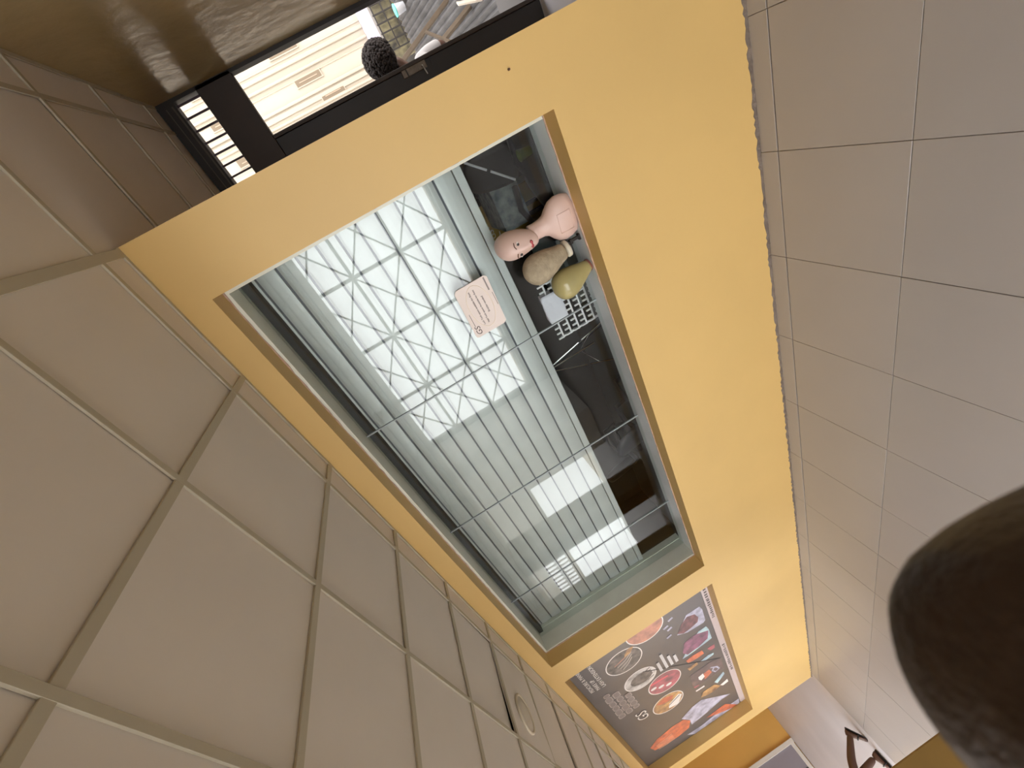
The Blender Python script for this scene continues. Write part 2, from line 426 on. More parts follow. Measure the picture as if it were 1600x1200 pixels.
PM = dict(grey=pm('grey', (128, 120, 116), (70, 66, 64), 12), flesh=pm('flesh', (214, 150, 126), (150, 110, 100), 8), pink=pm('pink', (206, 110, 122), (120, 84, 92), 7),
          bw=pm('bw', (235, 232, 230), (110, 104, 104), 6), sand=pm('sand', (216, 170, 110), (120, 92, 80), 9), white=M_PRINTW, maroon=pm('maroon', (132, 84, 90), (76, 58, 64), 14),
          magenta=pm('magenta', (160, 100, 130), (96, 70, 88), 10), orange=pm('orange', (226, 124, 84), (168, 96, 80), 9), brown=pm('brown', (120, 100, 98), (84, 74, 78), 6),
          lav=pm('lavender', (206, 206, 226), (140, 140, 160), 8), aqua=pm('aqua', (190, 222, 226), (150, 170, 190), 8), slate=pm('slate', (104, 104, 116), (84, 84, 96), 3))
# five round pictures with white outlines
rounds = [(-4.55, 1.778, .222, 'flesh'), (-4.862, 2.125, .218, 'grey'), (-5.405, 2.085, .205, 'bw'), (-5.812, 1.868, .222, 'pink'), (-6.345, 1.96, .22, 'sand')]
def clipx(poly): return [(min(x, PX1 - .006), z) for x, z in poly]
for cx, cz, r, k in rounds:
    flat('round_outline', clipx(disc(cx, cz, r)), PM['white'])
    flat('round_picture', clipx(disc(cx, cz, r - .012)), PM[k])
def curve_band(pts, w):
    up = []; dn = []
    for i, (x, z) in enumerate(pts):
        a = pts[max(i-1, 0)]; c = pts[min(i+1, len(pts)-1)]
        d = Vector((c[0]-a[0], c[1]-a[1])).normalized(); up.append((x - d.y * w, z + d.x * w)); dn.append((x + d.y * w, z - d.x * w))
    return up + dn[::-1]
for s in range(4):   # strands in the hair picture, fold lines in the monochrome one
    flat('strand', curve_band([(-4.72 - .05 * s, 2.0 + .01 * s), (-4.80 - .05 * s, 2.1), (-4.85 - .05 * s, 2.24 - .02 * s)], .006), PM['flesh'] if s == 0 else mat('print_pale', (186, 176, 168), .45))
flat('hand_shape', [(-4.70, 1.96), (-4.78, 2.02), (-4.80, 2.10), (-4.74, 2.08), (-4.68, 2.02)], PM['sand'])
flat('dark_patch', disc(-5.40, 2.07, .115, 24, .14), PM['grey'])
for s in range(5):
    flat('stripe', [(-5.28 - .05*s, 1.93), (-5.295 - .05*s, 1.93), (-5.33 - .05*s, 2.02), (-5.315 - .05*s, 2.02)], M_POSTER)
flat('nail_stripe', [(-5.70, 1.80), (-5.73, 1.80), (-5.70, 2.03), (-5.67, 2.03)], mat('print_rose', (226, 96, 112), .45))
for x in (-5.86, -5.92, -5.80):
    flat('pale_nail', disc(x, 1.80 + (x + 5.86) * 1.5 + .13, .028, 14, .04), PM['white'])
flat('white_sleeve', [(-6.36, 1.76), (-6.54, 1.86), (-6.50, 1.99), (-6.40, 1.96), (-6.3, 1.80)], PM['white'])
flat('forearm', [(-6.22, 2.10), (-6.16, 1.98), (-6.24, 1.86), (-6.32, 1.90), (-6.30, 2.02)], PM['orange'])
flat('dark_bars', [(-6.33, 1.79), (-6.35, 1.79), (-6.44, 1.97), (-6.42, 1.97)], M_POSTER)
# printed pictures along the lower edge
def rr(x0, x1, z0, z1, c=.03): return [(x0 - c, z0), (x1 + c, z0), (x1, z0 + c), (x1, z1 - c), (x1 + c, z1), (x0 - c, z1), (x0, z1 - c), (x0, z0 + c)]
flat('card', [(-5.036, 1.501), (-4.780, 1.323), (-4.783, 1.158), (-4.863, 1.138), (-5.105, 1.147), (-5.132, 1.182), (-5.111, 1.387)], PM['lav'])
flat('braid_picture', [(-5.020, 1.489), (-4.895, 1.416), (-4.816, 1.324), (-4.862, 1.236), (-4.962, 1.209), (-5.043, 1.235), (-5.074, 1.335), (-5.081, 1.428)], PM['maroon'])
flat('card', [(-5.579, 1.561), (-5.370, 1.394), (-5.236, 1.269), (-5.235, 1.166), (-5.323, 1.149), (-5.552, 1.151), (-5.566, 1.239), (-5.585, 1.489)], PM['aqua'])
flat('tress_picture', [(-5.561, 1.484), (-5.464, 1.529), (-5.286, 1.471), (-5.251, 1.384), (-5.265, 1.294), (-5.347, 1.156), (-5.503, 1.199), (-5.550, 1.329)], PM['magenta'])
flat('curl_picture', [(-5.669, 1.536), (-5.652, 1.441), (-5.674, 1.315), (-5.770, 1.304), (-5.777, 1.378), (-5.766, 1.467), (-5.746, 1.521)], PM['orange'])
flat('curl_picture', [(-5.719, 1.248), (-5.716, 1.184), (-5.724, 1.149), (-5.805, 1.158), (-5.803, 1.219)], PM['pink'])
flat('pale_swirl', [(-5.894, 1.385), (-5.871, 1.270), (-5.902, 1.193), (-5.941, 1.205), (-5.945, 1.318)], PM['aqua'])
flat('curl_picture', [(-5.858, 1.561), (-5.862, 1.424), (-5.920, 1.423), (-5.939, 1.545)], PM['sand'])
flat('scene_picture', [(-6.072, 1.575), (-6.063, 1.253), (-6.130, 1.143), (-6.430, 1.140), (-6.433, 1.521), (-6.389, 1.599)], PM['brown'])
flat('round_face', [(-6.230, 1.406), (-6.225, 1.325), (-6.325, 1.305), (-6.381, 1.386), (-6.388, 1.424)], PM['orange'])
flat('round_face', [(-6.232, 1.487), (-6.214, 1.416), (-6.316, 1.409), (-6.355, 1.468), (-6.298, 1.492)], PM['white'])
flat('lips', [(-6.400, 1.592), (-6.417, 1.518), (-6.452, 1.516), (-6.447, 1.583)], PM['pink'])
flat('white_streak', [(-6.521, 1.591), (-6.530, 1.464), (-6.571, 1.463), (-6.559, 1.588)], PM['white'])
flat('strip_picture', [(-6.683, 1.508), (-6.685, 1.442), (-6.694, 1.338), (-6.840, 1.260), (-6.861, 1.393), (-6.842, 1.479), (-6.792, 1.569)], PM['sand'])
flat('white_streak', [(-6.630, 1.326), (-6.517, 1.166), (-6.587, 1.160), (-6.714, 1.292)], PM['aqua'])
flat('white_streak', [(-6.813, 1.270), (-6.777, 1.152), (-6.863, 1.149), (-6.876, 1.236)], PM['white'])
flat('jewel_picture', [(-7.014, 1.926), (-6.889, 1.734), (-6.863, 1.579), (-7.259, 1.184), (-7.246, 1.325), (-7.339, 1.624), (-7.377, 1.846), (-7.208, 1.836)], PM['lav'])
flat('curly_hair_picture', [(-7.226, 2.482), (-7.104, 2.339), (-7.048, 2.075), (-7.073, 1.908), (-7.227, 1.834), (-7.415, 1.900), (-7.458, 2.090), (-7.445, 2.245), (-7.386, 2.451)], PM['orange'])
flat('pale_scene', [(-7.597, 1.969), (-7.618, 1.740), (-7.576, 1.500), (-7.583, 1.097), (-7.735, 1.110), (-7.735, 1.496), (-7.735, 1.879)], PM['lav'])
flat('hand_picture', [(-7.482, 1.632), (-7.457, 1.306), (-7.735, 1.145), (-7.735, 1.218), (-7.598, 1.471)], PM['orange'])
flat('swirl', curve_band([(-6.20, 1.30), (-6.28, 1.22), (-6.36, 1.20), (-6.38, 1.26), (-6.30, 1.29), (-6.24, 1.25)], .012), PM['lav'])
flat('fold_line', [(-5.28, 2.02), (-5.30, 2.02), (-6.14, 1.14), (-6.12, 1.14)], mat('print_dark', (52, 48, 50), .5))
for s in range(6):
    flat('strand', curve_band([(-7.24 - .04*s, 2.14), (-7.27 - .035*s, 2.28), (-7.28 - .03*s, 2.40)], .005), mat('print_peach', (236, 178, 150), .45))
# lettering
RT = (1, 0, 0); UP = (0, 0, 1)
def ptext(s, size, x, z, m=M_PRINTW, shear=0.): return text('lettering', s, size, m, poster, (x, -.0058, z), RT, UP, shear=shear)
ptext('GS', .20, -6.36, 2.24, shear=.3)
ptext('LASH EXTENSION', .066, -5.06, 2.42)
ptext('MAKE UP', .062, -5.05, 2.49)
ptext('PEDICURE & MANICURE', .062, -5.03, 2.555)
for (x0, x1, z) in ((-5.52, -5.30, 1.815), (-5.53, -5.18, 1.742), (-5.535, -5.30, 1.675), (-5.54, -5.37, 1.61)):
    MB().box((x0, -.0062, z), (x1, -.0058, z + .036)).build('small_print', mat('print_text_bar', (214, 212, 214), .5), poster)
for (x, z) in ((-4.73, 1.55), (-4.64, 1.47), (-4.80, 1.52), (-4.93, 1.56)):
    flat('scrap', [(x, z), (x - .03, z - .01), (x - .05, z + .05), (x - .02, z + .06)], PM['lav'])
# three lines of grey outlined headline letters, too blurred to read
for (z, xs_) in ((2.455, (-5.97, -5.86, -5.72, -5.60, -5.47, -5.33, -5.24)), (2.355, (-5.97, -5.84, -5.70, -5.58, -5.46, -5.32)), (2.255, (-5.95, -5.86, -5.74, -5.62, -5.5))):
    for i in range(len(xs_) - 1):
        a, c = xs_[i] + .004, xs_[i+1] - .004; h = .092 - random.uniform(0, .016)
        flat('headline_letter', rr(c, a, z, z + h, .018), mat('print_headline_edge', (168, 158, 154), .5))
        flat('headline_letter', rr(c - .012, a + .012, z + .012, z + h - .012, .012), mat('print_headline', (136, 127, 125), .5))

# ------------------------------------------------------------------ notice stuck on the glass
card = tag(empty('notice_card', (-.655, YG - .004, 1.575)), 'pale pink printed notice card stuck on the window glass', 'notice')
Wd, Ht = .305, .207
MB().prism_y([(-.012, 0), (-Wd + .012, .012), (-Wd, .03), (-Wd, Ht), (-Wd + .015, Ht + .008), (-.015, Ht), (0, Ht - .015), (0, .015)], -.0015, 0).build('card_sheet', M_STICK, card)
ring = []
for k in range(48):
    a = 2 * math.pi * k / 48; ring.append((-.146 + .128 * math.cos(a), -.0022, .106 + .070 * math.sin(a)))
MB().tube(ring, .0018, 5, close=True).build('oval_line', M_CREAMINK, card)
def ctext(s, size, x, z, shear=0.): text('lettering', s, size, M_INK, card, (x, -.0024, z), RT, UP, 'CENTER', shear, .0003)
ctext('Lash Tech space available for Rent', .0152, -.146, .130)
ctext('Nail Tech space Available for Rent', .0152, -.146, .102)
ctext('Braider needed', .0165, -.146, .072)
text('lettering', 'GS', .046, M_INK, card, (-.295, -.0024, .168), RT, UP, shear=.25, thick=.0003)
MB().box((-.235, -.0026, .189), (-.155, -.002, .1915)).build('rule_line', M_INK, card)
MB().box((-.185, -.0026, .012), (-.105, -.002, .0145)).build('rule_line', M_INK, card)
for k in range(11):
    MB().box((-.085 + k * .0072, -.0026, .018), (-.081 + k * .0072, -.002, .027)).build('worn_digit', M_INK, card)

# ------------------------------------------------------------------ mannequin heads on the ledge
def ell(cx, cy, z, rx, ry, n=28, front=0.):
    out = []
    for k in range(n):
        a = 2 * math.pi * k / n
        out.append((cx + rx * math.cos(a), cy + ry * math.sin(a) - front * max(0, -math.sin(a)) ** 3, z))
    return out
LZ = WZ0 + .004
def make_bust(name, loc, rz, label, tiltx=0.):
    t_ = tag(empty(name, loc, rz), label, 'mannequin')
    t_.rotation_euler = (tiltx, 0, rz)
    # local: face looks along -y, z up
    R = []
    for (z, rx, ry, cyy, fr) in ((0, .105, .058, .0, 0), (.03, .118, .064, 0, 0), (.07, .122, .066, 0, 0), (.105, .112, .062, .002, 0), (.135, .084, .054, .004, 0), (.155, .058, .047, .006, 0),
                                 (.18, .047, .045, .010, 0), (.22, .044, .044, .010, 0), (.25, .047, .046, .006, 0)):
        R.append(ell(0, cyy, z, rx, ry))
    MB().rings(R).build('bust', M_SKIN1, t_, True)
    # head: egg with chin, brow, nose
    n = 32; H = []
    for (z, rx, ry, cyy) in ((.236, .018, .022, -.045), (.246, .034, .042, -.036), (.262, .046, .062, -.022), (.285, .055, .076, -.010), (.31, .062, .085, -.002), (.335, .068, .091, .004),
                             (.36, .071, .094, .008), (.385, .071, .094, .010), (.41, .066, .088, .012), (.432, .055, .074, .014), (.449, .036, .05, .014), (.458, .012, .017, .014)):
        ring_ = []
        for k in range(n):
            a = 2 * math.pi * k / n; c, s = math.cos(a), math.sin(a)
            x, y = rx * c, cyy + ry * s
            if s < 0:
                f = max(0, -s)
                y += .010 * math.exp(-((z - .358) / .012) ** 2) * math.exp(-((abs(x) - .03) / .014) ** 2)      # eye sockets
                y -= .019 * math.exp(-((z - .325) / .017) ** 2) * math.exp(-(x / .011) ** 2) * f               # nose
                y -= .007 * math.exp(-((z - .287) / .010) ** 2) * math.exp(-(x / .022) ** 2) * f               # mouth
                y -= .006 * math.exp(-((z - .258) / .012) ** 2) * math.exp(-(x / .02) ** 2) * f                # chin
            ring_.append((x, y, z))
        H.append(ring_)
    hd = MB().rings(H).build('head', M_SKIN1, t_, True); subsurf(hd, 1)
    for sx in (-1, 1):
        e = MB().rings([[(sx * .03 + 0.016 * math.cos(2*math.pi*k/12) * q, -.0735 - .004 * (1 - q), .356 + .0075 * math.sin(2*math.pi*k/12) * q) for k in range(12)] for q in (1, .75, .3)]).build('eye', M_EYEW, hd, True)
        MB().rings([[(sx * .03 + 0.0075 * math.cos(2*math.pi*k/10) * q, -.0772 - .002 * (1 - q), .356 + .0075 * math.sin(2*math.pi*k/10) * q) for k in range(10)] for q in (1, .4)]).build('iris', M_EYE, hd)
        MB().tube([(sx * .014, -.083, .374), (sx * .03, -.081, .380), (sx * .046, -.0715, .374)], .0026, 5).build('eyebrow', mat('brow_paint', (110, 80, 66), .6), hd)
    MB().rings([[(.023 * math.cos(2*math.pi*k/14) * q, -.0885 - .006 * (1 - q), .288 + .0095 * math.sin(2*math.pi*k/14) * q) for k in range(14)] for q in (1, .7, .2)]).build('lips', M_LIPS, hd, True)
    # flat panel pressed into the front of the bust
    b = MB(); pl = []
    for (x, z) in ((-.052, .03), (.052, .03), (.052, .105), (-.052, .105)):
        pl.append((x, -.0665 * math.sqrt(1 - (x / .122) ** 2) - .001 + max(0, z - .09) * .12, z))
    b.tube(pl, .0022, 5, close=True); b.build('panel_edge', M_SKIN1, t_)
    return t_
make_bust('mannequin_bust', (-.575, 2.155, LZ), math.radians(-12), 'pink female mannequin bust with painted face on the window ledge')

# canvas block head on a clamp
c2 = tag(empty('canvas_head', (-.722, 2.15, LZ)), 'mottled beige canvas wig head with white neck base on black clamp', 'wig head')
axis = Vector((-.10, .0, 1)).normalized()
def tilt_rings(prof, base, ax, n=24):
    ax = Vector(ax).normalized(); u = ax.cross(Vector((0, 1, 0))).normalized(); w = ax.cross(u)
    return [[tuple(Vector(base) + ax * z + (u * rx * math.cos(2*math.pi*k/n) + w * ry * math.sin(2*math.pi*k/n)) + w * oy) for k in range(n)] for (z, rx, ry, oy) in prof]
base2 = (-.012, 0, .085)
MB().rings(tilt_rings([(0, .045, .045, 0), (.004, .048, .048, 0), (.018, .048, .048, 0), (.022, .045, .045, 0)], base2, axis)).build('neck_base', M_CANVASW, c2, True)
h2 = MB().rings(tilt_rings([(.02, .044, .044, 0), (.05, .048, .049, 0), (.09, .060, .060, 0), (.13, .075, .072, 0), (.17, .085, .080, .0), (.205, .089, .083, 0), (.24, .083, .076, 0), (.27, .062, .057, 0), (.287, .033, .03, 0), (.293, .007, .007, 0)], base2, axis)).build('head', M_CANVAS, c2, True)
subsurf(h2, 1)
MB().box((-.006, -.012, .0), (.028, .014, .012), .002).box((.004, -.008, .01), (.02, .008, .062), .002).box((-.004, -.01, .05), (.022, .01, .066), .002).tube([(.006, 0, .064), (-.010, 0, .086)], .008, 8).build('clamp', M_BLACKMETAL, c2)

# olive head wrapped in plastic, tied at the neck
c3 = tag(empty('wrapped_head', (-.880, 2.148, LZ)), 'glossy olive wig head wrapped in clear plastic beside comb rack', 'wig head')
ax3 = Vector((-.20, .0, 1)).normalized()
h3 = MB().rings(tilt_rings([(0, .030, .028, 0), (.012, .034, .034, 0), (.05, .048, .046, 0), (.09, .066, .060, 0), (.13, .080, .073, .0), (.165, .088, .080, 0), (.20, .087, .079, 0), (.23, .073, .066, 0), (.25, .048, .044, 0), (.26, .01, .01, 0)], (0, 0, .0), ax3)).build('head', M_OLIVE, c3, True)
subsurf(h3, 1)
MB().rings(tilt_rings([(0.0, .033, .031, 0), (.004, .036, .036, 0), (.012, .037, .037, 0)], (0, 0, 0), ax3), caps=False).build('tied_neck', mat('red_brown_tie', (140, 84, 74), .5), c3, True)

# ------------------------------------------------------------------ white rack with rows of upright pegs, just inside the shop
rack = tag(empty('peg_rack', (-1.155, 2.42, 0)), 'white plastic hair rack with rows of upright pegs behind glass', 'rack')
ZR = [.940, 1.003, 1.066, 1.128, 1.190, 1.252]
bm = bmesh.new(); s = MB(); s.bm = bm
s.box((-.006, -.005, 0), (.006, .005, .036), .002)
me_peg = bpy.data.meshes.new('peg'); bmesh.ops.recalc_face_normals(bm, faces=bm.faces); bm.to_mesh(me_peg); bm.free(); me_peg.materials.append(M_WPLASTIC)
for i, z in enumerate(ZR):
    rl = MB().box((-.205, -.005, z), (.205, .005, z + .012), .002).build('rail', M_WPLASTIC, rack)
    for k in range(11):
        link('peg', me_peg, rl, loc=(-.198 + k * .396 / 10, 0, z + .008))
for x in (-.2, .2):
    MB().box((x - .006, .006, .02), (x + .006, .018, 1.27)).build('upright', M_WPLASTIC, rack)
MB().box((-.24, -.16, 0), (.24, .17, .02), .005).build('foot', M_WPLASTIC, rack)
# towel thrown over the rack
b = MB(); nx, nz = 9, 9; G = []
for i in range(nx + 1):
    row = []
    for j in range(nz + 1):
        u, v = i / nx, j / nz
        x = -1.215 + .2 * u; z = 1.305 - .125 * v + .012 * math.sin(u * 3) * (1 - v)
        y = 2.40 - .006 - .006 * math.sin(u * 14 + v * 2) * v - .01 * v
        row.append(b.bm.verts.new((x, y, z)))
    row2 = b.bm.verts.new((-1.215 + .2 * i / nx, 2.445, 1.303 + .006 * math.sin(i)))
    row.insert(0, row2); row3 = b.bm.verts.new((-1.215 + .2 * i / nx, 2.452, 1.22)); row.insert(0, row3)
    G.append(row)
for i in range(nx):
    for j in range(len(G[0]) - 1): b.bm.faces.new((G[i][j], G[i+1][j], G[i+1][j+1], G[i][j+1]))
o = b.build('towel', M_CLOTHW, None, True); md = o.modifiers.new('solid', 'SOLIDIFY'); md.thickness = .004
tag(o, 'white folded towel hung over the peg rack', 'towel')

# ------------------------------------------------------------------ things standing in the dim shop
def salon_chair(loc, rz, label, m):
    r = tag(empty('salon_chair', loc, rz), label, 'chair', 'salon chairs in the shop')
    MB().rings([circ(.26, 0), circ(.27, .01), circ(.25, .03), circ(.05, .045)]).build('base', M_CHROME, r, True)
    MB().tube([(0, 0, .03), (0, 0, .42)], .035, 14).build('column', M_CHROME, r)
    subsurf(MB().box((-.26, -.25, .42), (.26, .25, .56), .05).build('seat', m, r, True), 1)
    bk = []
    for (z, y, w) in ((.52, .24, .24), (.7, .27, .26), (.9, .30, .25), (1.02, .32, .2), (1.06, .33, .12)):
        bk.append([(-w, y, z), (-w * .5, y + .03, z), (w * .5, y + .03, z), (w, y, z), (w, y + .06, z), (w * .5, y + .09, z), (-w * .5, y + .09, z), (-w, y + .06, z)])
    subsurf(MB().rings(bk).build('backrest', m, r, True), 1)
    for sx in (-1, 1):
        a = MB().tube([(sx * .28, .26, .62), (sx * .29, .0, .70), (sx * .29, -.2, .68), (sx * .28, -.22, .5)], .03, 8).build('armrest', m, r, True)
    return r
salon_chair((-.62, 3.86, 0), -.75, 'black leather salon chair behind right end of window', M_LEATHER)
salon_chair((-.44, 5.62, 0), .0, 'black leather salon chair deep in the shop corner', M_LEATHER)
salon_chair((-3.05, 3.35, 0), 2.7, 'slate grey salon chair with rounded back behind second glass joint', M_SLATE)
salon_chair((-4.3, 4.2, 0), 2.2, 'black leather salon chair behind left half of window', M_LEATHER)

tb = tag(empty('side_table', (-.80, 4.78, -.07)), 'table draped in marbled cloth inside the shop', 'table')
MB().box((-.24, -.3, .86), (.24, .3, .885), .004).build('tabletop', M_MARBLE, tb)
MB().box((-.25, -.31, .58), (.25, -.306, .875)).box((-.25, .306, .58), (.25, .31, .875)).box((-.25, -.31, .58), (-.246, .31, .875)).box((.246, -.31, .58), (.25, .31, .875)).build('cloth_skirt', M_MARBLE, tb)
for sx in (-1, 1):
    for sy in (-1, 1): MB().box((sx * .2 - .02, sy * .26 - .02, .07), (sx * .2 + .02, sy * .26 + .02, .86)).build('leg', M_BLACKMETAL, tb)
cb = tag(empty('low_cabinet', (-.33, 3.08, 0)), 'dark cabinet holding a green cup near window right end', 'cabinet')
MB().box((-.2, -.16, 0), (.2, .2, .80), .006).build('body', mat('cabinet_dark', (26, 28, 32), .5), cb)
for sx in (-1, 1):
    d_ = MB().box((sx * .1 - .094, -.172, .04), (sx * .1 + .094, -.16, .77), .003).build('door', mat('cabinet_door', (30, 32, 36), .5), cb)
    MB().tube([(sx * .025, -.18, .5), (sx * .025, -.18, .6)], .005, 6).build('handle', M_CHROME, d_)
cup = tag(empty('plastic_cup', (-.30, 3.0, .80)), 'small green plastic cup standing on the dark cabinet', 'cup')
MB().rings([circ(.028, 0, 20), circ(.030, .004, 20), circ(.038, .085, 20), circ(.041, .087, 20), circ(.041, .092, 20), circ(.036, .09, 20), circ(.028, .008, 20), circ(.004, .007, 20)]).build('cup_body', M_GREEN, cup, True)
sq = MB(); n = 14
for i in range(6):
    sq.rings([[(.16 * math.cos(2*math.pi*k/n) * (1 - .12 * i) + .02 * math.sin(k * 2.1 + i), .14 * math.sin(2*math.pi*k/n) * (1 - .12 * i), .9 - .06 * i + z) for k in range(n)] for z in (0, .03, .05)])
sh = tag(empty('clothes_pile', (-.28, 4.52, 0)), 'gold sequinned fabric pile on a stool behind window corner', 'fabric')
sq.build('folded_fabric', M_GOLD, sh, True); 
MB().tube([(0, 0, .0), (0, 0, .6)], .14, 16).build('stool', M_BLACKMETAL, sh)
wl = tag(empty('lamp_pole', (-.16, 3.40, 0)), 'white tubular lamp arm on black pole behind window corner', 'lamp')
MB().tube([(-.035, -.05, 1.175), (-.15, -.06, 1.045)], .009, 8).build('lamp_tube', M_WPLASTIC, wl)
MB().tube([(-.17, -.062, 1.022), (-.305, -.06, .868)], .009, 8).build('lamp_tube', M_WPLASTIC, wl)
MB().tube([(0, 0, .02), (0, 0, 1.19), (-.035, -.05, 1.19)], .007, 8).build('stand_pole', M_BLACKMETAL, wl)
MB().tube([(0, 0, 0), (0, 0, .02)], .07, 20).build('base', M_BLACKMETAL, wl)
bd = tag(empty('sign_board', (-1.15, 5.3, 0)), 'yellow upright sign board with white letter logo inside shop', 'sign')
MB().box((-.34, 0, 0), (.34, .05, .98), .004).build('board', M_YBOARD, bd)
text('lettering', 'GS', .10, M_PRINTW, bd, (-.02, -.003, .765), RT, UP, 'CENTER', .2)
MB().tube([(-.02 + .10 * math.cos(a / 20 * 6.283), -.004, .80 + .10 * math.sin(a / 20 * 6.283)) for a in range(16)], .006, 6).build('logo_ring', M_PRINTW, bd)
ct = tag(empty('counter', (-1.5, 4.2, 0)), 'grey low counter with pale edge in the shop', 'counter')
MB().box((-.35, -.4, 0), (.3, .4, .56), .005).build('body', mat('counter_grey', (128, 134, 130), .5), ct)
MB().box((-.38, -.43, .56), (.33, .43, .60), .004).build('top', mat('counter_top', (170, 180, 182), .4), ct)
tp = tag(empty('tripod', (-2.25, 3.3, 0)), 'folding metal tripod stand with thin pale legs in shop', 'tripod')
for (a, c) in (((.05, .2, 1.3), (.43, .05, .02)), ((.05, .2, 1.3), (-.42, .1, .02)), ((.05, .2, 1.3), (.02, .6, .02))):
    A, C_ = Vector(a), Vector(c)
    for (f0, f1) in ((0, .34), (.37, .68), (.71, 1)): lg = MB().tube([A.lerp(C_, f0), A.lerp(C_, f1)], .009 - .002 * f0, 8).build('leg', M_CHROME, tp)
for f in (.45,):
    MB().tube([Vector((.05, .2, 1.3)).lerp(Vector((.43, .05, .02)), f), (.05, .22, .86), Vector((.05, .2, 1.3)).lerp(Vector((-.42, .1, .02)), f)], .005, 6).build('spreader', M_CHROME, tp)
MB().tube([(.05, .2, .7), (.05, .2, 1.42)], .012, 8).build('centre_column', M_CHROME, tp)
tr_ = tag(empty('trolley', (-2.62, 2.98, 0)), 'small dark trolley beside slate salon chair in shop', 'trolley')
MB().box((-.18, -.14, .62), (.18, .14, .66), .006).box((-.18, -.14, .3), (.18, .14, .33), .006).build('tray', mat('trolley_dark', (52, 54, 60), .45), tr_)
for sx in (-1, 1):
    for sy in (-1, 1): MB().tube([(sx * .16, sy * .12, 0), (sx * .16, sy * .12, .7)], .009, 8).build('leg', M_CHROME, tr_)

# ------------------------------------------------------------------ doorway at the end of the passage
YD = 3.80
dr = struct(empty('door_1', (0, 0, 0)))
MB().box((XR, YD, 2.685), (.94, YD + .1, ZC)).build('head_frame', M_BLACKMETAL, dr)
MB().box((XR, YD, 2.26), (.94, YD + .1, 2.515), .004).build('transom_bar', M_DARKWOOD, dr)
MB().box((.918, YD, 0), (.94, YD + .1, 2.685)).build('jamb', M_BLACKMETAL, dr)
MB().box((XR, YD, 0), (XR + .04, YD + .1, 2.685)).build('jamb', M_BLACKMETAL, dr)
for k in range(9):
    x = .27 + k * .0785
    MB().box((x - .006, YD + .04, 2.515), (x + .006, YD + .052, 2.685)).build('transom_bar_upright', mat('purple_black_bar', (70, 52, 66), .5), dr)
for (z0, z1) in ((2.70, 2.71), (2.745, 2.75)):
    MB().box((.3, YD - .004, z0), (.9, YD, z1)).build('frame_bead', mat('dull_bead', (70, 62, 54), .5), dr)
leaf = MB().box((XR + .04, YD + .02, .01), (.50, YD + .07, 2.26), .003).build('leaf', M_BLACKMETAL, dr)
MB().box((.500, YD + .0, .01), (.526, YD + .08, 2.26), .003).build('leaf_edge', M_DARKWOOD, dr)
lk = MB().box((.452, YD + .005, 1.02), (.516, YD + .02, 1.22), .003).build('lock_case', mat('worn_lock', (112, 100, 86), .5, metal=.4, var=.3, vscale=40), dr)
MB().tube([(.47, YD - .03, 1.06), (.47, YD + .005, 1.06)], .006, 8).tube([(.47, YD - .03, 1.06), (.41, YD - .03, 1.05)], .006, 8).build('door_handle', M_CHROME, lk)
for z in (.98, 1.18): MB().box((.45, YD + .0, z - .004), (.50, YD + .006, z + .004)).build('bolt', M_BLACKMETAL, lk)

# ------------------------------------------------------------------ outside: landing, street, buildings
struct(MB().box((XR - .4, 3.9, -.2), (1.6, 4.66, 0)).build('floor_landing', mat('landing_concrete', (84, 80, 78), .8)))
struct(MB().box((-30, 3.9 + .9, -3.4), (40, 60, -3.2)).build('ground', M_GROUND))
struct(MB().box((-30, -40, -3.4), (40, -5.3, -3.2)).build('ground_back', M_GROUND))
fb = tag(empty('apartment_building', (0, 12, 0)), 'cream rendered building with vertical mouldings seen through the door', 'building')
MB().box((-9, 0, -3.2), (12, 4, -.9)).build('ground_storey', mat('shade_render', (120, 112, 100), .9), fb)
MB().box((-9, 0, .03), (12, 4, 9)).build('wall', M_FACADE, fb)
MB().box((-9, -.35, -.16), (12, .3, .06)).build('ledge', M_LAV, fb)
for (x, w, d) in ((2.60, .07, .10), (2.70, .03, .05), (2.42, .05, .14), (2.30, .03, .05), (1.98, .06, .12), (1.86, .10, .08), (1.72, .04, .14), (3.25, .1, .12), (3.5, .05, .1), (1.2, .1, .12), (.7, .1, .12), (4.2, .1, .12)):
    MB().box((x - w / 2, -d * .35, .06), (x + w / 2, .01, 8.6), .01).build('moulding', M_FACADE2, fb)
def slot(x0, x1, z0, z1):
    w = MB().box((x0 - .02, -.03, z0 - .02), (x1 + .02, .01, z1 + .02)).build('window_surround', M_FACADE2, fb)
    MB().box((x0, -.034, z0), (x1, -.028, z1)).build('window_recess', M_SLOT, w)
    MB().box((x0 + .05, -.04, z0 + .08), (x0 + .07, -.033, z1 - .08)).build('window_bar', mat('bar_shade', (150, 132, 112), .7), w)
for (x0, x1, z0, z1) in ((2.17, 2.29, 1.35, 1.95), (2.78, 2.92, 1.5, 2.15), (1.76, 1.84, 1.05, 1.6), (1.3, 1.45, 1.3, 1.95), (2.17, 2.29, 3.4, 4.0), (2.78, 2.92, 3.4, 4.0), (1.4, 1.55, 3.4, 4.0)):
    slot(x0, x1, z0, z1)
# black grille gate of the ground floor
gt = tag(empty('grille_gate', (2.5, 11.45, 0)), 'black metal grille gate under the cream building ledge', 'gate')
for k in range(9): MB().box((-.62 + k * .16, 0, -3.2), (-.595 + k * .16, .025, -.16)).build('bar', M_BLACKMETAL, gt)
for k in range(6): MB().box((-.62, -.01, -1.3 + k * .22), (.68, .015, -1.275 + k * .22)).build('rail', M_BLACKMETAL, gt)
gw = tag(MB().box((1.7, 11.56, -3.2), (3.6, 11.6, -.2)).build('shop_panel', mat('pale_yellow_panel', (120, 112, 84), .8, var=.3, vscale=6, var2=(50, 46, 42))), 'pale yellow panel standing behind the black grille gate', 'panel')
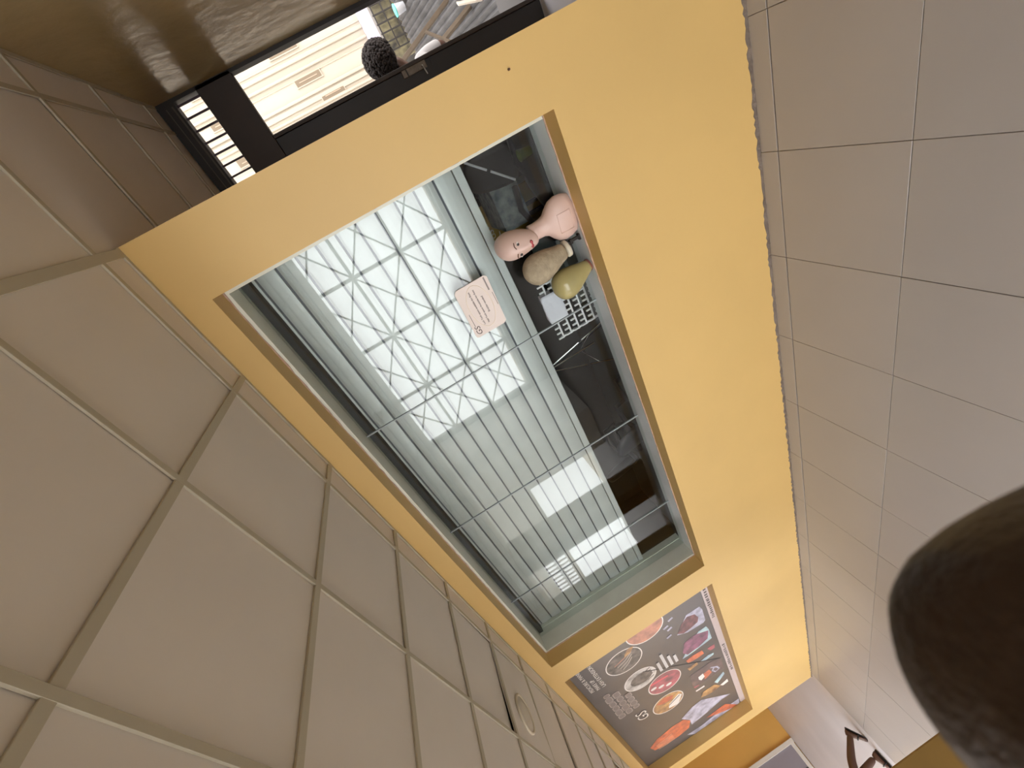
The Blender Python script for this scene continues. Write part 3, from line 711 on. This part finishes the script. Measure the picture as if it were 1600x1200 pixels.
# zinc roof below with loose timber on it
zr = tag(empty('zinc_roof', (0, 0, 0)), 'old grey corrugated zinc roof below the doorway', 'roof')
b = MB(); prev = None; N = 60
for i in range(N + 1):
    x = .2 + 2.6 * i / N; dz = .022 * math.cos(i * math.pi)
    cur = [b.bm.verts.new((x, 5.2, -.80 + dz)), b.bm.verts.new((x, 9.2, -.16 + dz))]
    if prev: b.bm.faces.new((prev[0], cur[0], cur[1], prev[1]))
    prev = cur
o = b.build('corrugated_sheet', M_ZINC, zr); md = o.modifiers.new('solid', 'SOLIDIFY'); md.thickness = .004
MB().box((.2, 5.15, -3.2), (2.8, 5.25, -.85)).box((.2, 9.1, -3.2), (2.8, 9.2, -.22)).build('support_wall', mat('block_wall', (120, 112, 104), .9), zr)
def plank(a, c, w, m, label, h=.03):
    A, C_ = Vector(a), Vector(c); d = (C_ - A); L = d.length
    o = MB().box((-w / 2, 0, -h / 2), (w / 2, L, h / 2), .003).build('timber_plank', m)
    o.matrix_world = Matrix.Translation(A) @ d.to_track_quat('Y', 'Z').to_matrix().to_4x4()
    return tag(o, label, 'plank', 'planks outside the doorway')
plank((.99, 7.0, .60), (1.36, 7.05, -.36), .075, M_PLANK, 'long brown plank leaning outside the doorway nearest the head', .05)
plank((.80, 6.6, .45), (1.16, 6.8, -.55), .06, M_PLANK, 'second brown plank leaning parallel beside the long one', .05)
plank((1.10, 6.6, .20), (.86, 6.5, -.05), .035, M_PLANK, 'short dark cross piece between the leaning planks', .03)
plank((1.16, 6.4, -.25), (1.08, 6.5, -.75), .05, M_PALEWOOD, 'short pale plank resting across the leaning planks', .02)
bk_ = tag(empty('bucket', (1.86, 8.7, -.20)), 'teal and white plastic bucket on the zinc roof', 'bucket')
MB().rings([circ(.06, .0, 20), circ(.08, .16, 20), circ(.085, .165, 20), circ(.078, .16, 20), circ(.055, .01, 20)]).build('bucket_body', M_WPLASTIC, bk_, True)
MB().rings([circ(.087, .160, 20), circ(.087, .18, 20), circ(.02, .185, 20)]).build('lid', M_TEAL, bk_, True)

# ------------------------------------------------------------------ people
def skin_body(name, joints, edges, root, m, parent, sub=2):
    """one continuous body grown over a skeleton: joints {key: (pos, radius)}"""
    keys = list(joints); me = bpy.data.meshes.new(name)
    me.from_pydata([joints[k][0] for k in keys], [(keys.index(a), keys.index(c)) for a, c in edges], [])
    o = link(name, me, parent, m)
    md = o.modifiers.new('skin', 'SKIN'); md.use_smooth_shade = True
    sv = me.skin_vertices[0].data if me.skin_vertices else None
    if sv is None:
        bm = bmesh.new(); bm.from_mesh(me); bm.verts.layers.skin.verify(); bm.to_mesh(me); bm.free(); sv = me.skin_vertices[0].data
    for i, k in enumerate(keys):
        r = joints[k][1]; sv[i].radius = r if isinstance(r, tuple) else (r, r); sv[i].use_root = (k == root)
    subsurf(o, sub)
    return o
def curly_hair(parent, c, rx, ry, rz, seed, n=260):
    rnd = random.Random(seed); b = MB()
    bmesh.ops.create_icosphere(b.bm, subdivisions=3, radius=1, matrix=Matrix.Translation(c) @ Matrix.Diagonal((rx * .93, ry * .93, rz * .93, 1)))
    for i in range(n):
        z = rnd.uniform(-.75, 1); a = rnd.uniform(0, 6.283); q = math.sqrt(1 - z * z)
        p = Vector((c[0] + rx * q * math.cos(a) * .95, c[1] + ry * q * math.sin(a) * .95, c[2] + rz * z * .95))
        bmesh.ops.create_icosphere(b.bm, subdivisions=1, radius=rnd.uniform(.009, .017), matrix=Matrix.Translation(p))
    return b.build('hair', M_HAIR, parent, True)
def face_head(parent, c, fdir, r=.085, m=M_BROWN):
    """head with face features; fdir is the direction of the face in plan (radians about z, 0 = -y)"""
    n = 24; H = []
    for (z, rx, ry, cy_) in ((-.115, .028, .034, -.04), (-.10, .042, .056, -.025), (-.07, .056, .074, -.01), (-.03, .066, .086, 0), (.01, .072, .092, .004), (.05, .072, .092, .008), (.085, .060, .078, .01), (.108, .036, .048, .01), (.118, .010, .013, .01)):
        rr_ = []
        for k in range(n):
            a = 2 * math.pi * k / n; x, y = rx * math.cos(a), cy_ + ry * math.sin(a)
            if math.sin(a) < 0: y -= .018 * math.exp(-((z + .025) / .02) ** 2) * math.exp(-(x / .013) ** 2)
            rr_.append((x, y, z))
        H.append(rr_)
    h = MB().rings(H).build('head', m, parent, True); subsurf(h, 1)
    h.location = c; h.rotation_euler = (0, 0, fdir)
    for sx in (-1, 1):
        MB().rings([[(sx * .03 + .012 * q * math.cos(2*math.pi*k/10), -.083 - .003 * (1 - q), .005 + .006 * q * math.sin(2*math.pi*k/10)) for k in range(10)] for q in (1, .3)]).build('eye', M_EYE, h)
        MB().rings([[(sx * (.068 + .012 * q), .01 + .013 * math.cos(2*math.pi*k/10), -.01 + .026 * math.sin(2*math.pi*k/10)) for k in range(10)] for q in (0, 1)]).build('ear', m, h, True)
    MB().rings([[(.02 * q * math.cos(2*math.pi*k/12), -.083 - .004 * (1 - q), -.066 + .007 * q * math.sin(2*math.pi*k/12)) for k in range(12)] for q in (1, .3)]).build('mouth', mat('lip_brown', (110, 62, 54), .5), h)
    return h
def hand(parent, wrist, d, side, m, curl=.5):
    """palm and five separate tapering fingers; d = direction the hand hangs, side = thumb side"""
    d = Vector(d).normalized(); side = Vector(side).normalized(); nrm = d.cross(side)
    W = Vector(wrist); b = MB()
    n = 10
    def oval(c, a, t_): return [tuple(Vector(c) + side * a * math.cos(2*math.pi*k/n) + nrm * t_ * math.sin(2*math.pi*k/n)) for k in range(n)]
    b.rings([oval(W, .024, .019), oval(W + d * .03, .034, .016), oval(W + d * .07, .041, .014), oval(W + d * .092, .038, .011)])
    for i, (off, L) in enumerate(((.029, .068), (.010, .077), (-.010, .071), (-.028, .056))):
        p = W + side * off + d * .085; pts = [p]; dd = d.copy()
        for j, f in enumerate((.45, .3, .25)):
            dd = (dd + nrm * curl * (.5 + .2 * j)).normalized(); p = p + dd * L * f; pts.append(p)
        b.tube(pts, [.0095, .009, .0082, .006], 8)
    p = W + side * .028 + d * .03
    q = p + (side * .8 + d * .7).normalized() * .035; r_ = q + (d + nrm * .3).normalized() * .03
    b.tube([p, q, r_], [.012, .0105, .007], 8)
    return b.build('hand', m, parent, True)

# walker crossing beyond the far end of the window wall (heading towards -y)
pw = tag(empty('person', (-8.15, 1.02, 0)), 'person in dark shorts and black sandals walking past far end of the wall', 'person')
J = dict(pelvis=((0, -.03, .90), (.15, .10)), belly=((0, -.045, 1.05), (.145, .10)), chest=((0, -.06, 1.27), (.165, .115)), neckb=((0, -.06, 1.42), (.07, .06)), neck=((0, -.075, 1.50), .052), skull=((0, -.09, 1.58), .06),
         hipl=((-.09, -.03, .86), .092), kneel=((-.06, -.06, .49), .056), calfl=((-.05, -.01, .33), .052), anklel=((-.04, .03, .09), .036),
         hipr=((.09, -.03, .86), .092), kneer=((.05, -.10, .50), .056), calfr=((.0, .12, .34), .052), ankler=((-.03, .31, .12), .036),
         shl=((-.18, -.06, 1.37), .06), ell=((-.23, .06, 1.10), .04), wrl=((-.22, -.04, .88), .027),
         shr=((.18, -.06, 1.37), .06), elr=((.23, -.13, 1.10), .04), wrr=((.21, -.30, .93), .027))
Eg = [('pelvis','belly'),('belly','chest'),('chest','neckb'),('neckb','neck'),('neck','skull'),('pelvis','hipl'),('hipl','kneel'),('kneel','calfl'),('calfl','anklel'),('pelvis','hipr'),('hipr','kneer'),('kneer','calfr'),('calfr','ankler'),
      ('chest','shl'),('shl','ell'),('ell','wrl'),('chest','shr'),('shr','elr'),('elr','wrr')]
skin_body('body', J, Eg, 'pelvis', M_BROWN, pw)
Js = {k: (J[k][0], tuple(v * 1.1 for v in J[k][1]) if isinstance(J[k][1], tuple) else J[k][1] * 1.18) for k in ('pelvis', 'hipl', 'hipr')}
Js['kl'] = ((-.068, -.055, .60), .078); Js['kr'] = ((.058, -.085, .60), .078); Js['w'] = ((0, -.04, 1.0), (.155, .108))
skin_body('shorts', Js, [('pelvis','w'),('pelvis','hipl'),('hipl','kl'),('pelvis','hipr'),('hipr','kr')], 'pelvis', M_SHORTS, pw)
Jt = {k: (J[k][0], tuple(v * 1.09 for v in J[k][1])) for k in ('belly', 'chest')}
Jt['w'] = ((0, -.035, .95), (.165, .115)); Jt['n'] = ((0, -.06, 1.41), (.08, .07)); Jt['sl'] = ((-.185, -.06, 1.375), .07); Jt['sr'] = ((.185, -.06, 1.375), .07); Jt['el'] = ((-.21, .0, 1.23), .056); Jt['er'] = ((.21, -.10, 1.23), .056)
skin_body('shirt', Jt, [('w','belly'),('belly','chest'),('chest','n'),('chest','sl'),('sl','el'),('chest','sr'),('sr','er')], 'belly', M_GREYSHIRT, pw)
face_head(pw, (0, -.10, 1.66), 0); curly_hair(pw, (0, -.085, 1.70), .088, .105, .085, 3, 300)
hand(pw, (-.22, -.04, .88), (0, -.2, -1), (0, -1, .1), M_BROWN); hand(pw, (.21, -.30, .93), (0, -.3, -1), (0, -1, .1), M_BROWN)
def foot(name, heel, toe, rise, parent):
    """bare foot on a flat sandal; the line heel -> toe runs along the sole"""
    H_, T_ = Vector(heel), Vector(toe); d = (T_ - H_).normalized(); L = .25
    s_ = Vector((1, 0, 0)); up = s_.cross(d).normalized()
    if up.z < 0: up = -up
    def sec(f, w, h0, h1, n=12): 
        c = H_ + d * L * f
        return [tuple(c + s_ * w * math.cos(2*math.pi*k/n) + up * (h0 + (h1 - h0) * (.5 + .5 * math.sin(2*math.pi*k/n)))) for k in range(n)]
    so = MB().rings([sec(-.02, .02, 0, .018), sec(.03, .034, 0, .02), sec(.3, .034, 0, .02), sec(.7, .046, 0, .02), sec(.92, .04, 0, .02), sec(1.02, .018, 0, .018)]).build('sandal', M_SANDAL, parent, True)
    MB().rings([sec(.0, .016, .02, .05), sec(.06, .03, .019, .085), sec(.2, .032, .019, .10), sec(.42, .034, .019, .075), sec(.66, .042, .019, .05), sec(.82, .04, .019, .042)]).build('foot', M_BROWN, so, True)
    for k in range(5):
        w = -.03 + k * .0148; a = H_ + d * L * .78 + s_ * w + up * .03; e = H_ + d * L * (.95 - .02 * abs(k - 1.2)) + s_ * w * 1.05 + up * .027
        MB().tube([a, e], [.010, .007], 7).build('toe', M_BROWN, so)
    MB().tube([H_ + d * L * .55 + s_ * .042 + up * .02, H_ + d * L * .56 + s_ * .03 + up * .062, H_ + d * L * .57 + up * .07, H_ + d * L * .56 - s_ * .03 + up * .062, H_ + d * L * .55 - s_ * .042 + up * .02], .008, 6).build('strap', M_SANDAL, so)
foot('f', (-.04, .075, .002), (-.04, -.175, .002), 0, pw)
foot('f', (-.03, .385, .105), (-.03, .215, .0), 0, pw)

# seated person outside the door, head leaning into view
ps = tag(empty('person', (.36, 4.42, 0)), 'person in grey shirt sitting on a stool just outside the doorway', 'person')
J = dict(pelvis=((0, 0, .50), (.15, .12)), belly=((.02, .0, .66), (.135, .10)), chest=((.07, .0, .86), (.15, .10)), neckb=((.17, -.01, 1.0), (.06, .05)), neck=((.25, -.02, 1.08), .048), skull=((.31, -.03, 1.14), .06),
         hipl=((-.09, .02, .48), .085), kneel=((-.12, .40, .46), .058), anklel=((-.12, .36, .07), .036), hipr=((.09, .02, .48), .085), kneer=((.12, .40, .46), .058), ankler=((.12, .36, .07), .036),
         shl=((-.09, .0, .98), .058), ell=((-.2, .08, .74), .04), wrl=((-.14, .3, .56), .027), shr=((.235, .0, .90), .055), elr=((.27, .08, .66), .04), wrr=((.2, .3, .55), .027))
skin_body('body', J, [e for e in Eg if 'calf' not in e[0] and 'calf' not in e[1]] + [('kneel','anklel'),('kneer','ankler')], 'pelvis', M_BROWN, ps)
Jt = dict(w=((0, 0, .50), (.165, .13)), belly=((.02, 0, .66), (.152, .115)), chest=((.07, 0, .86), (.165, .115)), n=((.16, -.01, .99), (.07, .06)), sl=((-.095, 0, .985), .07), sr=((.24, 0, .905), .066), el=((-.2, .08, .75), .05), er=((.275, .08, .67), .05))
skin_body('shirt', Jt, [('w','belly'),('belly','chest'),('chest','n'),('chest','sl'),('sl','el'),('chest','sr'),('sr','er')], 'belly', M_GREYSHIRT, ps)
Jp = dict(pelvis=((0, 0, .49), (.16, .125)), hl=((-.09, .02, .48), .095), kl=((-.12, .41, .46), .07), al=((-.12, .37, .12), .055), hr=((.09, .02, .48), .095), kr=((.12, .41, .46), .07), ar=((.12, .37, .12), .055))
skin_body('trousers', Jp, [('pelvis','hl'),('hl','kl'),('kl','al'),('pelvis','hr'),('hr','kr'),('kr','ar')], 'pelvis', M_SHORTS, ps)
face_head(ps, (.345, -.03, 1.20), math.pi * .85); curly_hair(ps, (.345, -.035, 1.225), .145, .15, .145, 5, 1000)
hand(ps, (-.14, .3, .56), (.2, 1, -.2), (1, 0, 0), M_BROWN); hand(ps, (.2, .3, .55), (-.2, 1, -.2), (-1, 0, 0), M_BROWN)
for sx in (-.12, .12): MB().box((sx - .045, .32, 0), (sx + .045, .58, .07), .02).build('shoe', M_SANDAL, ps)
st = tag(empty('stool', (.36, 4.42, -.0)), 'low wooden stool under the seated person outside', 'stool')
MB().box((-.17, -.15, .33), (.17, .15, .362), .006).build('seat', M_PLANK, st)
for sx in (-1, 1):
    for sy in (-1, 1): MB().box((sx * .13 - .02, sy * .11 - .02, 0), (sx * .13 + .02, sy * .11 + .02, .33)).build('leg', M_PLANK, st)

# white framed door of the far orange wall
wd = struct(empty('door_2', (-13.7, 0, 0)))
for (y0, y1, z0, z1) in ((2.62, 2.70, .0, 2.1), (1.70, 1.78, 0, 2.1), (1.78, 2.62, 2.02, 2.1), (1.78, 2.62, .02, .10)):
    MB().box((0, y0, z0), (.05, y1, z1)).build('frame', M_WHITE, wd)
MB().box((0, 1.78, .1), (.02, 2.62, 2.02)).build('panel', mat('grey_door_panel', (150, 146, 156), .3), wd)
MB().box((.02, 2.17, .1), (.03, 2.2, 2.02)).build('stile', mat('dark_stile', (70, 66, 72), .5), wd)

# ------------------------------------------------------------------ the photographer's fingertip in front of the lens
FG = tag(empty('finger', (0, 0, 0)), 'dark blurred fingertip of the photographer at the lens corner', 'finger')
def cs(u, v, d): return CAM + (F_ + R_ * ((u - 800) / 643.42) - U_ * ((v - 600) / 643.42)) * d
FPTS = [(cs(1606, 1153, .0225), .0040), (cs(1626, 1146, .0227), .0072), (cs(1662, 1126, .0232), .0094), (cs(1736, 1078, .024), .0104), (cs(1896, 970, .026), .0107), (cs(2146, 820, .031), .0108), (cs(2376, 580, .04), .0111), (cs(2520, 330, .055), .0112)]
fo = MB().tube([p for p, r in FPTS], [r for p, r in FPTS], 20).build('fingertip', M_FINGER, FG, True); subsurf(fo, 1)
